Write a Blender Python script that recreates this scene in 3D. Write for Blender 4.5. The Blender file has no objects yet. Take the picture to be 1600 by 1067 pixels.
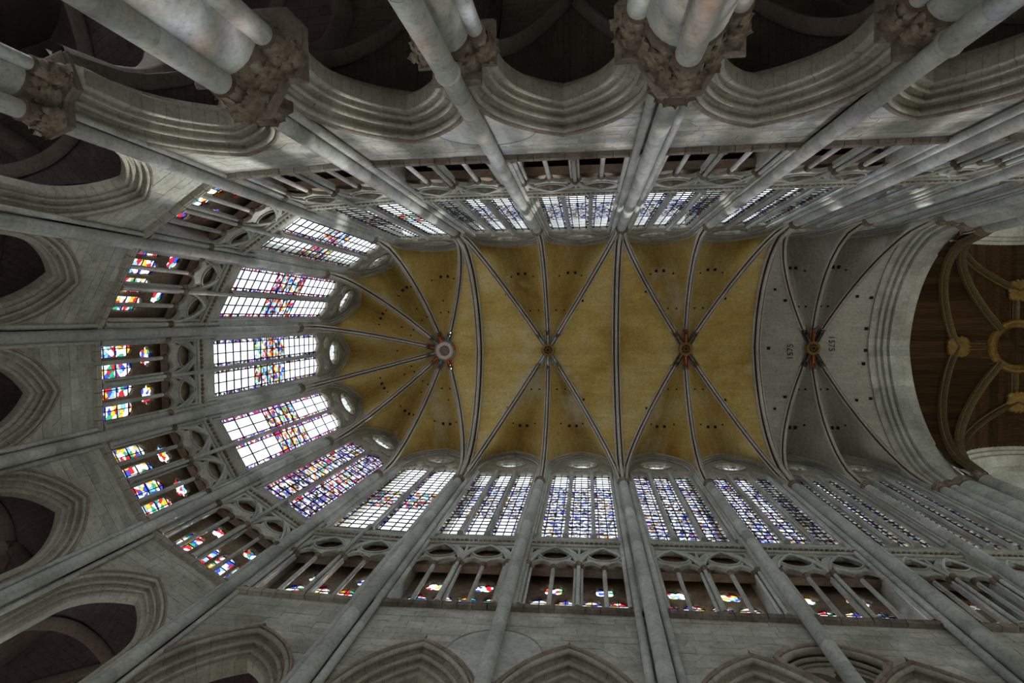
import bpy, math, random
from math import sin, cos, pi, sqrt, acos, atan2, radians
from mathutils import Matrix, Vector
random.seed(7)
SC = bpy.context.scene
COL = SC.collection

# ------------------------------------------------------------------ camera
cam = bpy.data.cameras.new('camera')
camo = bpy.data.objects.new('camera', cam)
COL.objects.link(camo)
cam.sensor_fit = 'HORIZONTAL'
cam.sensor_width = 36.0
cam.lens = 988.381 / 1600 * 36.0
cam.clip_end = 500
cam.clip_start = 0.05


def rodrigues(w):
    return Matrix.Rotation(w.length, 3, w.normalized())


RC = rodrigues(Vector((0.0367, 0.1178, -0.0107)))      # world -> view (x right, y down, z forward)
rx, ry, rz = RC[0], RC[1], RC[2]
CM = Matrix(((rx[0], -ry[0], -rz[0]), (rx[1], -ry[1], -rz[1]), (rx[2], -ry[2], -rz[2]))).to_4x4()
CM.translation = (0, -2.289, 0)
camo.matrix_world = CM
SC.camera = camo

# ------------------------------------------------------------------ world, sun, exposure
w = bpy.data.worlds.new('sky')
SC.world = w
w.use_nodes = True
bg = w.node_tree.nodes['Background']
bg.inputs[0].default_value = (0.88, 0.95, 0.98, 1)
bg.inputs[1].default_value = 5.0
sun = bpy.data.lights.new('sun', 'SUN')
sun.energy = 8.0
sun.angle = radians(1.5)
sun.color = (1.0, 0.97, 0.92)
suno = bpy.data.objects.new('sun', sun)
COL.objects.link(suno)
suno.rotation_euler = Vector((-0.12, -0.80, -0.62)).to_track_quat('-Z', 'Y').to_euler()
SC.view_settings.view_transform = 'Standard'
SC.view_settings.look = 'None'
SC.view_settings.gamma = 1.0
SC.view_settings.use_curve_mapping = False
SC.view_settings.exposure = 0.68
SC.cycles.diffuse_bounces = 6
SC.cycles.max_bounces = 12

# ------------------------------------------------------------------ materials
MATS = {}


def nodes_of(name):
    m = bpy.data.materials.new(name)
    m.use_nodes = True
    nt = m.node_tree
    nt.nodes.clear()
    out = nt.nodes.new('ShaderNodeOutputMaterial')
    MATS[name] = m
    return m, nt, out


def nd(nt, typ, **kw):
    n = nt.nodes.new(typ)
    for k, v in kw.items():
        if k.startswith('i_'):
            key = k[2:]
            key = int(key) if key.isdigit() else key.replace('_', ' ')
            n.inputs[key].default_value = v
        else:
            setattr(n, k, v)
    return n


def mixc(nt, a, b, fac, blend='MIX'):
    n = nt.nodes.new('ShaderNodeMix')
    n.data_type = 'RGBA'
    n.blend_type = blend
    for idx, val in ((0, fac), (6, a), (7, b)):
        if hasattr(val, 'links') or hasattr(val, 'is_linked'):
            nt.links.new(val, n.inputs[idx])
        else:
            n.inputs[idx].default_value = val if idx == 0 else (*val, 1)[:4]
    return n.outputs[2]


def ramp(nt, src, stops, interp='LINEAR'):
    r = nt.nodes.new('ShaderNodeValToRGB')
    r.color_ramp.interpolation = interp
    el = r.color_ramp.elements
    while len(el) > 1:
        el.remove(el[-1])
    el[0].position = stops[0][0]
    el[0].color = (*stops[0][1], 1)
    for p, c in stops[1:]:
        e = el.new(p)
        e.color = (*c, 1)
    nt.links.new(src, r.inputs[0])
    return r.outputs[0]


def g(v):
    return (v, v, v)


def stone(name, base, dark, light, rough=0.85, scale=0.35, bump=0.35, courses=None, rnd=0.16, blot=None):
    m, nt, out = nodes_of(name)
    geo = nd(nt, 'ShaderNodeNewGeometry')
    info = nd(nt, 'ShaderNodeObjectInfo')
    n1 = nd(nt, 'ShaderNodeTexNoise', i_Scale=scale, i_Detail=6.0, i_Roughness=0.62)
    nt.links.new(geo.outputs['Position'], n1.inputs['Vector'])
    c = ramp(nt, n1.outputs[0], [(0.28, dark), (0.5, base), (0.72, light)])
    n2 = nd(nt, 'ShaderNodeTexNoise', i_Scale=7.0, i_Detail=5.0, i_Roughness=0.7)
    nt.links.new(geo.outputs['Position'], n2.inputs['Vector'])
    f2 = ramp(nt, n2.outputs[0], [(0.3, g(0.6)), (0.48, g(0.98)), (0.66, g(1.14))])
    c = mixc(nt, c, f2, 0.8, 'MULTIPLY')
    fr = ramp(nt, info.outputs['Random'], [(0, g(1 - rnd)), (1, g(1 + rnd))])
    c = mixc(nt, c, fr, 1.0, 'MULTIPLY')
    hsrc = n2.outputs[0]
    if blot:
        n3 = nd(nt, 'ShaderNodeTexNoise', i_Scale=blot[1], i_Detail=4.0, i_Roughness=0.6)
        nt.links.new(geo.outputs['Position'], n3.inputs['Vector'])
        f3 = ramp(nt, n3.outputs[0], [(blot[2], g(0)), (blot[2] + 0.12, g(1))])
        c = mixc(nt, c, blot[0], f3)
    if courses:
        uv = nd(nt, 'ShaderNodeUVMap')
        br = nd(nt, 'ShaderNodeTexBrick', i_Scale=1.0)
        br.inputs['Color1'].default_value = (1, 1, 1, 1)
        br.inputs['Color2'].default_value = (0.86, 0.86, 0.86, 1)
        br.inputs['Mortar'].default_value = (*g(courses[2]), 1)
        br.inputs['Mortar Size'].default_value = 0.012
        br.inputs['Mortar Smooth'].default_value = 0.3
        br.inputs['Brick Width'].default_value = courses[0]
        br.inputs['Row Height'].default_value = courses[1]
        nt.links.new(uv.outputs[0], br.inputs['Vector'])
        c = mixc(nt, c, br.outputs[0], 1.0, 'MULTIPLY')
    bs = nd(nt, 'ShaderNodeBsdfPrincipled', i_Roughness=rough)
    bs.inputs['Specular IOR Level'].default_value = 0.25
    nt.links.new(c, bs.inputs['Base Color'])
    bp = nd(nt, 'ShaderNodeBump', i_Strength=bump, i_Distance=0.03)
    nt.links.new(hsrc, bp.inputs['Height'])
    nt.links.new(bp.outputs[0], bs.inputs['Normal'])
    nt.links.new(bs.outputs[0], out.inputs[0])
    return m


stone('stone', (0.44, 0.445, 0.39), (0.27, 0.27, 0.22), (0.61, 0.615, 0.57), scale=0.6)
stone('shaft_stone', (0.47, 0.485, 0.45), (0.29, 0.30, 0.265), (0.63, 0.645, 0.62), rough=0.6, scale=0.5)
stone('arch_stone', (0.43, 0.41, 0.345), (0.29, 0.27, 0.21), (0.55, 0.54, 0.48), rnd=0.06)
stone('mortar', (0.21, 0.20, 0.175), (0.12, 0.115, 0.1), (0.3, 0.29, 0.26))
stone('brown_stone', (0.19, 0.145, 0.11), (0.09, 0.065, 0.048), (0.31, 0.26, 0.21), scale=1.8)
stone('leaf_stone', (0.25, 0.2, 0.15), (0.115, 0.085, 0.06), (0.42, 0.375, 0.31), scale=3.0)
stone('passage_stone', (0.30, 0.23, 0.16), (0.17, 0.12, 0.075), (0.42, 0.35, 0.26), scale=0.8)
stone('string_stone', (0.23, 0.19, 0.16), (0.14, 0.115, 0.095), (0.36, 0.31, 0.27), scale=1.2)
stone('hood_stone', (0.33, 0.26, 0.22), (0.19, 0.135, 0.115), (0.45, 0.39, 0.34), scale=1.2)
stone('rib_stone', (0.52, 0.47, 0.41), (0.40, 0.35, 0.29), (0.62, 0.58, 0.53), rnd=0.05)
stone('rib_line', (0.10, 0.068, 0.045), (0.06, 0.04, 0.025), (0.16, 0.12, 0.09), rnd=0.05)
stone('ochre_web', (0.60, 0.43, 0.135), (0.43, 0.27, 0.06), (0.70, 0.57, 0.29), scale=0.32, rnd=0.10,
      courses=(1.1, 0.3, 0.83), bump=0.25, blot=((0.66, 0.59, 0.42), 0.25, 0.585))
stone('white_web', (0.45, 0.42, 0.36), (0.34, 0.31, 0.25), (0.55, 0.52, 0.47), scale=0.16, rnd=0.05,
      courses=(1.1, 0.3, 0.83), bump=0.25)
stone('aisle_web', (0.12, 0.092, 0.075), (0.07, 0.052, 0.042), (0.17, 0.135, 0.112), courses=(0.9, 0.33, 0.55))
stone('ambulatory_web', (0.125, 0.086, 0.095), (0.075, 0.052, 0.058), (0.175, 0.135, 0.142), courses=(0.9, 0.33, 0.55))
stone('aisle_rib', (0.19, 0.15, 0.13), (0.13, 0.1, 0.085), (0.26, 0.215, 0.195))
stone('paving', (0.29, 0.27, 0.24), (0.21, 0.195, 0.17), (0.37, 0.35, 0.31))
stone('pale_plaster', (0.5, 0.48, 0.42), (0.42, 0.4, 0.34), (0.58, 0.56, 0.5))
stone('paint_red', (0.40, 0.13, 0.055), (0.28, 0.09, 0.04), (0.5, 0.2, 0.09), scale=2)
stone('paint_blue', (0.22, 0.25, 0.26), (0.13, 0.15, 0.16), (0.3, 0.33, 0.34), scale=2)
stone('paint_dark', (0.09, 0.095, 0.09), (0.05, 0.055, 0.05), (0.14, 0.15, 0.14), scale=2)
stone('gold', (0.23, 0.135, 0.03), (0.14, 0.075, 0.016), (0.32, 0.2, 0.055), scale=2.5, rough=0.5)
stone('iron', (0.02, 0.02, 0.022), (0.015, 0.015, 0.015), (0.03, 0.03, 0.03), rough=0.6)
stone('hole_shade', (0.012, 0.01, 0.009), (0.008, 0.007, 0.006), (0.02, 0.017, 0.014))  # near-black that stands for the shade inside putlog and boss holes


def wood_mat(name, a, b):
    m, nt, out = nodes_of(name)
    tc = nd(nt, 'ShaderNodeTexCoord')
    info = nd(nt, 'ShaderNodeObjectInfo')
    mp = nd(nt, 'ShaderNodeMapping')
    mp.inputs['Scale'].default_value = (0.5, 9, 9)
    nt.links.new(tc.outputs['Object'], mp.inputs[0])
    n1 = nd(nt, 'ShaderNodeTexNoise', i_Scale=1.2, i_Detail=6.0)
    nt.links.new(mp.outputs[0], n1.inputs['Vector'])
    c = ramp(nt, n1.outputs[0], [(0.3, a), (0.7, b)])
    fr = ramp(nt, info.outputs['Random'], [(0, g(0.62)), (1, g(1.35))])
    c = mixc(nt, c, fr, 1.0, 'MULTIPLY')
    bs = nd(nt, 'ShaderNodeBsdfPrincipled', i_Roughness=0.75)
    bs.inputs['Specular IOR Level'].default_value = 0.12
    nt.links.new(c, bs.inputs['Base Color'])
    nt.links.new(bs.outputs[0], out.inputs[0])


wood_mat('wood', (0.032, 0.0155, 0.006), (0.075, 0.04, 0.015))
wood_mat('rib_wood', (0.085, 0.065, 0.032), (0.16, 0.125, 0.068))


def glass(name, mode):
    """tinted window glass; pane UVs are in metres"""
    m, nt, out = nodes_of(name)
    uv = nd(nt, 'ShaderNodeUVMap')
    info = nd(nt, 'ShaderNodeObjectInfo')
    off = nd(nt, 'ShaderNodeVectorMath', operation='SCALE')
    comb = nd(nt, 'ShaderNodeCombineXYZ')
    nt.links.new(info.outputs['Random'], comb.inputs[0])
    nt.links.new(info.outputs['Random'], comb.inputs[1])
    nt.links.new(comb.outputs[0], off.inputs[0])
    off.inputs['Scale'].default_value = 57.0
    add = nd(nt, 'ShaderNodeVectorMath', operation='ADD')
    nt.links.new(uv.outputs[0], add.inputs[0])
    nt.links.new(off.outputs[0], add.inputs[1])
    P = dict(clear=(2.2, 0.0), figure=(6.5, 0.045), border=(9.0, 0.05), dense=(7.0, 0.075), mixed=(7.5, 0.06), jewel=(5.0, 0.05))[mode]
    vo = nd(nt, 'ShaderNodeTexVoronoi', i_Scale=P[0])
    vo.voronoi_dimensions = '2D'
    nt.links.new(add.outputs[0], vo.inputs['Vector'])
    sep = nd(nt, 'ShaderNodeSeparateColor')
    nt.links.new(vo.outputs['Color'], sep.inputs[0])
    K = 1.45
    W = (0.20, 0.205, 0.21)
    RD, BL, GR, YE, PU, SK = (0.11, 0.004, 0.006), (0.008, 0.014, 0.10), (0.006, 0.06, 0.03), (0.16, 0.085, 0.008), (0.05, 0.016, 0.09), (0.04, 0.085, 0.13)
    BK, OR = (0.006, 0.0055, 0.006), (0.10, 0.045, 0.012)
    W2, GY_ = (0.125, 0.13, 0.135), (0.035, 0.035, 0.037)
    pal = dict(clear=[W, (0.17, 0.175, 0.175), (0.22, 0.225, 0.225), (0.15, 0.155, 0.16)],
               figure=[RD, W, BL, SK, YE, GR, W, OR, RD, BK, SK, W],
               border=[RD, W, PU, W, BL, RD, W, BK],
               dense=[W2, BK, GY_, PU, W, BK, BL, W2, OR, BK, GY_, W2],
               mixed=[W2, BK, W2, BL, W, GY_, OR, W2, GY_, W, (0.04, 0.05, 0.11), W],
               jewel=[RD, W, BL, W, GR, YE, W, RD, SK, W, BL, W])[mode]
    c = ramp(nt, sep.outputs[0], [(i / len(pal), tuple(K * v for v in q)) for i, q in enumerate(pal)], 'CONSTANT')
    if P[1]:
        ve = nd(nt, 'ShaderNodeTexVoronoi', i_Scale=P[0])
        ve.voronoi_dimensions = '2D'
        ve.feature = 'DISTANCE_TO_EDGE'
        nt.links.new(add.outputs[0], ve.inputs['Vector'])
        le = ramp(nt, ve.outputs['Distance'], [(P[1] * 0.6, g(0.01)), (P[1], g(1))])
        c = mixc(nt, c, le, 1.0, 'MULTIPLY')
    tr = nd(nt, 'ShaderNodeBsdfTransparent')
    nt.links.new(c, tr.inputs[0])
    gl = nd(nt, 'ShaderNodeBsdfGlossy', i_Roughness=0.25)
    gl.inputs[0].default_value = (0.5, 0.5, 0.5, 1)
    mx = nd(nt, 'ShaderNodeMixShader')
    mx.inputs[0].default_value = 0.03
    nt.links.new(tr.outputs[0], mx.inputs[1])
    nt.links.new(gl.outputs[0], mx.inputs[2])
    nt.links.new(mx.outputs[0], out.inputs[0])


for k in ('clear', 'figure', 'border', 'dense', 'mixed', 'jewel'):
    glass('glass_' + k, k)

# ------------------------------------------------------------------ mesh helpers


class MB:
    def __init__(s):
        s.v, s.f, s.uv = [], [], []

    def face(s, pts, uv=None):
        b = len(s.v)
        s.v += [tuple(p) for p in pts]
        s.f.append(tuple(range(b, b + len(pts))))
        s.uv.append(uv or [(0, 0)] * len(pts))

    def rings(s, R, closed=True, capends=False, uvf=None):
        b = len(s.v)
        n = len(R[0])
        for r in R:
            s.v += [tuple(p) for p in r]
        for i in range(len(R) - 1):
            for j in range(n if closed else n - 1):
                k = (j + 1) % n
                q = [(i, j), (i, k), (i + 1, k), (i + 1, j)]
                s.f.append(tuple(b + a * n + c for a, c in q))
                s.uv.append([uvf(a, c) for a, c in q] if uvf else [(0, 0)] * 4)
        if capends:
            s.f.append(tuple(b + j for j in reversed(range(n))))
            s.uv.append([(0, 0)] * n)
            s.f.append(tuple(b + (len(R) - 1) * n + j for j in range(n)))
            s.uv.append([(0, 0)] * n)

    def box(s, x0, x1, y0, y1, z0, z1):
        P = [(x, y, z) for z in (z0, z1) for y in (y0, y1) for x in (x0, x1)]
        for q in ((0, 2, 3, 1), (4, 5, 7, 6), (0, 1, 5, 4), (2, 6, 7, 3), (0, 4, 6, 2), (1, 3, 7, 5)):
            s.face([P[i] for i in q])

    def lathe(s, prof, seg=16, cx=0, cy=0, cap=True):
        R = [[(cx + r * cos(2 * pi * k / seg), cy + r * sin(2 * pi * k / seg), z) for k in range(seg)] for r, z in prof]
        s.rings(R, True, cap)

    def prism(s, poly, prof):
        """plan polygon swept up: prof = [(offset scale about centroid, z)]"""
        cx = sum(p[0] for p in poly) / len(poly)
        cy = sum(p[1] for p in poly) / len(poly)
        R = [[(cx + (x - cx) * k, cy + (y - cy) * k, z) for x, y in poly] for k, z in prof]
        s.rings(R, True, True)

    def tube(s, path, r, seg=8, closed_path=False):
        P = [Vector(p) for p in path]
        n = len(P)
        R = []
        for i in range(n):
            a = P[(i - 1) % n] if (i > 0 or closed_path) else P[i]
            c = P[(i + 1) % n] if (i < n - 1 or closed_path) else P[i]
            t = (c - a).normalized()
            up = Vector((0, 1, 0)) if abs(t.y) < 0.9 else Vector((1, 0, 0))
            u = t.cross(up).normalized()
            v = t.cross(u)
            rr = r[i] if isinstance(r, (list, tuple)) else r
            R.append([P[i] + u * rr * cos(2 * pi * k / seg) + v * rr * sin(2 * pi * k / seg) for k in range(seg)])
        if closed_path:
            R.append(R[0])
        s.rings(R, True, not closed_path)

    def mesh(s, name, smooth=None):
        me = bpy.data.meshes.new(name)
        me.from_pydata(s.v, [], s.f)
        ul = me.uv_layers.new(name='UVMap')
        flat = [c for f in s.uv for p in f for c in p]
        ul.data.foreach_set('uv', flat)
        if smooth is not None:
            me.polygons.foreach_set('use_smooth', [True] * len(me.polygons))
            me.set_sharp_from_angle(angle=radians(smooth))
        me.update()
        return me


ZB = {}


def obj(name, me, mat, parent=None, loc=(0, 0, 0), rot=None, scale=None):
    if isinstance(me, MB):
        me = me.mesh(name)
    if mat and not me.materials:
        me.materials.append(MATS[mat])
    o = bpy.data.objects.new(name, me)
    COL.objects.link(o)
    if parent:
        o.parent = parent
    dz = -ZB.get(parent.name, 0) if parent else 0
    o.location = (loc[0], loc[1], loc[2] + dz)
    if rot is not None:
        o.rotation_euler = rot
    if scale is not None:
        o.scale = scale
    return o


def sub(name, me, mat, part, loc=(0, 0, 0), rot=None):
    """sub-part whose mesh is in the same coordinates as the thing"""
    if isinstance(me, MB):
        me = me.mesh(name)
    if mat and not me.materials:
        me.materials.append(MATS[mat])
    o = bpy.data.objects.new(name, me)
    COL.objects.link(o)
    o.parent = part
    o.location = Vector(loc)
    if rot is not None:
        o.rotation_euler = rot
    return o


def thing(name, label, cat, loc=(0, 0), ang=0.0, zb=0.0, group=None, kind=None):
    o = bpy.data.objects.new(name, None)
    COL.objects.link(o)
    o.empty_display_size = 0.3
    o.location = (loc[0], loc[1], zb)
    o.rotation_euler = (0, 0, ang)
    o['label'] = label
    o['category'] = cat
    if group:
        o['group'] = group
    if kind:
        o['kind'] = kind
    ZB[o.name] = zb
    return o


CACHE = {}


def cached(key, fn):
    if key not in CACHE:
        CACHE[key] = fn()
    return CACHE[key]


def plate(name, outline, holes, depth, bevel, y):
    """traceried stone plate with real openings, in the local (x, z) plane at y"""
    cu = bpy.data.curves.new(name, 'CURVE')
    cu.dimensions = '2D'
    cu.fill_mode = 'BOTH'
    cu.extrude = max(depth / 2 - bevel, 0.001)
    cu.bevel_depth = bevel
    cu.offset = -bevel
    cu.bevel_resolution = 1
    for pl in [outline] + holes:
        sp = cu.splines.new('POLY')
        sp.points.add(len(pl) - 1)
        for p, (x, z) in zip(sp.points, pl):
            p.co = (x, z, 0, 1)
        sp.use_cyclic_u = True
    t = bpy.data.objects.new(name, cu)
    COL.objects.link(t)
    dg = bpy.context.evaluated_depsgraph_get()
    me = bpy.data.meshes.new_from_object(t.evaluated_get(dg))
    bpy.data.objects.remove(t)
    bpy.data.curves.remove(cu)
    me.transform(Matrix(((1, 0, 0, 0), (0, 0, -1, y), (0, 1, 0, 0), (0, 0, 0, 1))))
    me.materials.clear()
    return me


def arch_c(a, h):
    return max((h * h - a * a) / (2 * a), 0.0)


def pointed(a, h, zs, s0=0.0, n=10):
    """pointed arch from left springing to right springing, (s, z) points"""
    c = arch_c(a, h)
    r = a + c
    e = acos(-c / r)
    L = [(s0 + c + r * cos(pi - (pi - e) * i / n), zs + r * sin(pi - (pi - e) * i / n)) for i in range(n + 1)]
    return L + [(2 * s0 - x, z) for x, z in reversed(L[:-1])]


def foil(cx, cz, R, k, rho=None, n=8, rot=0.0):
    rho = rho or R * sin(pi / k) / (1 + sin(pi / k)) * 1.12
    D = R - rho
    pts = []
    for i in range(k):
        for j in range(n):
            psi = (-0.5 + j / n) * 2 * pi / k
            rr = D * cos(psi) + sqrt(max(rho * rho - (D * sin(psi)) ** 2, 0))
            a = rot + i * 2 * pi / k + psi
            pts.append((cx + rr * cos(a), cz + rr * sin(a)))
    return pts


def circ(cx, cz, R, n=24):
    return [(cx + R * cos(2 * pi * i / n), cz + R * sin(2 * pi * i / n)) for i in range(n)]


# ------------------------------------------------------------------ plan of the choir
FLOOR = -1.6
XS = [-7.84, -2.88, 2.06, 7.00, 11.75, 15.65, 19.48]
YW = 7.5
ACX, AR = -10.35, 7.7
TH = [14.2, 42.5, 70.5]
WALL = 0.27                        # spandrel face behind the shaft line
ZCAP, ZRIDGE = 37.6, 46.0
ZSTR, ZFR = 21.26, 27.6
ZAB = 14.45                        # arcade abacus top


def apn(th):
    return (ACX - AR * cos(radians(th)), AR * sin(radians(th)))


class Bay:
    pass


BAYS = []
ORD = ['first', 'second', 'third', 'fourth', 'fifth', 'sixth']


def mkbay(p, q, kind, where, west=None):
    b = Bay()
    (x0, y0), (x1, y1) = p, q
    b.w = math.hypot(x1 - x0, y1 - y0)
    b.loc = ((x0 + x1) / 2, (y0 + y1) / 2)
    b.ang = atan2(y1 - y0, x1 - x0)
    b.kind = kind
    b.where = where
    BAYS.append(b)
    return b


for i in range(6):
    b = mkbay((XS[i], YW), (XS[i + 1], YW), 'straight', 'in the lower wall, %s bay from the apse' % ORD[i])
    b.side, b.i, b.wall = 'S', i, 'south'
    b = mkbay((XS[i + 1], -YW), (XS[i], -YW), 'straight', 'in the upper wall, %s bay from the apse' % ORD[i])
    b.side, b.i, b.wall = 'N', i, 'north'
AP = [(XS[0], -YW)] + [apn(-t) for t in reversed(TH)] + [apn(t) for t in TH] + [(XS[0], YW)]
APW = ['in the wide top bay of the apse', 'in the second apse bay above the centre one', 'in the apse bay just above the centre one',
       'in the centre bay of the apse', 'in the apse bay just below the centre one', 'in the second apse bay below the centre one',
       'in the wide bottom bay of the apse']
for i in range(7):
    b = mkbay(AP[i], AP[i + 1], 'wide' if i in (0, 6) else 'apse', APW[i])
    b.side, b.i, b.wall = 'E', i, 'east'

# ------------------------------------------------------------------ floor and shell
mb = MB()
mb.box(-60, 80, -60, 60, FLOOR - 0.3, FLOOR)
o = obj('floor', mb, 'paving')
o['kind'] = 'structure'
WALLS = {}
for nm in ('north', 'south', 'east'):
    WALLS[nm] = thing('wall_' + nm, {'north': 'grey ashlar spandrel wall along the top of the photo', 'south': 'grey ashlar spandrel wall along the bottom of the photo', 'east': 'grey ashlar spandrel wall curving round the apse at left'}[nm], 'wall', (0, 0), 0, 0, kind='structure')


def place(b, o):
    """put an object built in bay coordinates onto a wall whose origin is the world origin"""
    o.location = (b.loc[0], b.loc[1], 0)
    o.rotation_euler = (0, 0, b.ang)
    return o


# ------------------------------------------------------------------ arcade arches and spandrels


def roll(d, n, r, a0, a1, k=4):
    return [(d + r * cos(radians(a0 + (a1 - a0) * i / k)), n + r * sin(radians(a0 + (a1 - a0) * i / k))) for i in range(k + 1)]


ARCHP0 = ([(0.80, 0.34), (0.80, 0.20), (0.745, 0.155), (0.70, 0.20), (0.715, 0.26)] +
          roll(0.63, 0.31, 0.075, 40, -250, 8) + [(0.655, 0.43), (0.68, 0.49), (0.62, 0.56), (0.53, 0.57)] +
          roll(0.44, 0.56, 0.065, 40, -250, 7) + [(0.44, 0.66), (0.46, 0.71), (0.40, 0.755), (0.30, 0.755)] + roll(0.215, 0.74, 0.055, 40, -250, 6) +
          [(0.20, 0.83), (0.16, 0.86), (0.03, 0.86), (0.0, 0.89), (0.0, 1.28), (0.05, 1.34), (0.10, 1.30), (0.15, 1.36), (0.30, 1.40), (0.34, 1.48), (0.55, 1.52), (0.6, 1.66)])
ARCHPA = [(d * 0.74, 0.27 + (n - 0.27) * 0.74) for d, n in ARCHP0]
HOODN = 3                          # first faces: the reddish hood strip


def arch_dims(b):
    """left pier reach, right pier reach, springing, inner rise"""
    M, I = 1.22, 0.80
    if b.kind == 'straight':
        l, r = (M, I) if b.i % 2 == 0 else (I, M)
        if b.side == 'N':
            l, r = r, l
        if b.i == 5:
            l, r = (I, 1.3) if b.side == 'S' else (1.3, I)
        zs, top = ZAB + 0.9, 18.15
    elif b.kind == 'wide':
        l, r = (1.2, 0.75) if b.i == 0 else (0.75, 1.2)
        zs, top = ZAB + 1.2, 18.3
    else:
        l, r = 0.68, 0.68
        zs, top = ZAB + 2.4, 19.1
    a = (b.w - l - r) / 2
    s0 = (l - r) / 2
    return a, s0, zs, top - zs


ZTOPW = ZSTR + 0.05


def build_arch(b):
    a, s0, zs, h = arch_dims(b)
    c = arch_c(a, h)
    t = thing('arcade_arch', 'moulded pointed arcade arch ' + b.where, 'arch', b.loc, b.ang, ZAB)
    NV, K = 9, 2
    ARCHP = ARCHPA if b.kind == 'apse' else ARCHP0

    def pt(d, n, tt, sg):
        r = a + c + d
        e = acos(-c / r)
        ph = pi - (pi - e) * tt
        return (s0 + sg * (c + r * cos(ph)), n, zs + r * sin(ph))
    for sg in (1, -1):
        for v in range(NV):
            m = MB()
            j = random.uniform(-0.003, 0.003)
            R = []
            for k in range(K + 1):
                tt = (v + k / K) / NV
                tt = min(max(tt + (0.0012 if k == 0 else (-0.0012 if k == K else 0)), 0), 1) if 0 < tt < 1 else tt
                R.append([pt(d + j, n + j, tt, sg) for d, n in ARCHP])
            if sg < 0:
                R.reverse()
            m.rings(R, False)
            me = m.mesh('voussoir', 40)
            me.materials.append(MATS['arch_stone'])
            me.materials.append(MATS['hood_stone'])
            for p in me.polygons:
                if p.index % (len(ARCHP) - 1) < HOODN:
                    p.material_index = 1
            obj('voussoir', me, None, t)
        if zs > ZAB + 0.02:                                # stilted leg
            m = MB()
            R = [[(s0 - sg * (a + d), n, z) for d, n in ARCHP] for z in ((ZAB, zs) if sg > 0 else (zs, ZAB))]
            m.rings(R, False)
            F = [(s0 - sg * (a + d), n, ZAB) for d, n in ARCHP] + [(s0 - sg * (a + 0.6), 1.6, ZAB)]
            m.face(F if sg < 0 else F[::-1])
            obj('springer', m.mesh('springer', 40), 'arch_stone', t)
    # spandrel stones
    rh = a + c + (0.78 if b.kind != 'apse' else 0.575)

    def ext(z):
        dz = max(z - zs, 0)
        if dz >= sqrt(rh * rh - c * c):
            return 0.0
        return sqrt(rh * rh - dz * dz) - c
    H = [0.40, 0.36, 0.44, 0.38, 0.34, 0.42]
    z = ZAB - 0.1
    row = 0
    bed = MB()
    W = WALLS[b.wall]
    E0, E1 = -b.w / 2 + 0.1, b.w / 2 - 0.1
    while z < ZTOPW - 0.02:
        z1 = min(z + H[row % 6], ZTOPW)
        if ZTOPW - z1 < 0.15:
            z1 = ZTOPW
        eb, et = ext(z), ext(z1)
        A0, A1, B0, B1 = E0, E0, E1, E1
        if b.side == 'S' and b.i in (2, 3):       # the oculus pierces this corner of the bay
            ob, ot = [sqrt(max(1.93 ** 2 - (q - 17.85) ** 2, 0)) for q in (z, z1)]
            if b.i == 2:
                B0, B1 = b.w / 2 - max(ob, 0.1), b.w / 2 - max(ot, 0.1)
            else:
                A0, A1 = -b.w / 2 + max(ob, 0.1), -b.w / 2 + max(ot, 0.1)
        segs = []
        if eb <= 0.001:
            segs.append((A0, A1, B0, B1))
        else:
            segs.append((A0, A1, s0 - eb, s0 - et))
            segs.append((s0 + eb, s0 + et, B0, B1))
        for (l0, l1, r0, r1) in segs:
            if r1 - l1 < 0.03 or r0 - l0 < -0.3:
                continue
            if r0 < l0:
                l0 = r0 = (l0 if abs(l0) > abs(r0) else r0)
            bed.face([(l0, WALL + 0.02, z), (r0, WALL + 0.02, z), (r1, WALL + 0.02, z1), (l1, WALL + 0.02, z1)])
            L = max(r1 - l1, r0 - l0)
            n = max(1, int(round(L / random.uniform(0.85, 1.25))))
            cuts = [0] + sorted((i + random.uniform(-0.22, 0.22)) / n for i in range(1, n)) + [1]
            for q in range(n):
                f0, f1 = cuts[q], cuts[q + 1]
                gp = 0.006
                P = [(l0 + (r0 - l0) * f0 + gp, z + gp), (l0 + (r0 - l0) * f1 - gp, z + gp), (l1 + (r1 - l1) * f1 - gp, z1 - gp), (l1 + (r1 - l1) * f0 + gp, z1 - gp)]
                if P[1][0] < P[0][0]:
                    P[1] = P[0] = ((P[0][0] + P[1][0]) / 2, P[0][1])
                m = MB()
                y = WALL + random.uniform(-0.006, 0.006)
                F = [(x, y, zz) for x, zz in P]
                B = [(x, WALL + 0.05, zz) for x, zz in P]
                m.face(F)
                for k in range(4):
                    k2 = (k + 1) % 4
                    m.face([F[k2], F[k], B[k], B[k2]])
                place(b, obj('stone_block', m, 'stone', W))
        z = z1
        row += 1
    place(b, obj('mortar_bed', bed, 'mortar', W))
    # string course under the triforium, stone by stone
    NS = 9 if b.w > 4.5 else 7
    prof = [(WALL + 0.05, ZSTR - 0.04), (WALL - 0.02, ZSTR - 0.035), (0.16, ZSTR + 0.0), (0.11, ZSTR + 0.01), (0.09, ZSTR + 0.05), (0.12, ZSTR + 0.09), (0.14, ZSTR + 0.10),
            (0.09, ZSTR + 0.13), (0.075, ZSTR + 0.18), (0.10, ZSTR + 0.22), (0.2, ZSTR + 0.27), (0.45, ZSTR + 0.29)]
    for i in range(NS):
        x0, x1 = E0 + (E1 - E0) * i / NS + 0.011, E0 + (E1 - E0) * (i + 1) / NS - 0.011
        m = MB()
        m.rings([[(x, y, zz) for y, zz in prof] for x in (x0, x1)], False)
        me = m.mesh('string_stone', 50)
        place(b, obj('string_stone', me, 'string_stone' if b.wall != 'east' else 'arch_stone', W))


for b in BAYS:
    build_arch(b)

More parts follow.
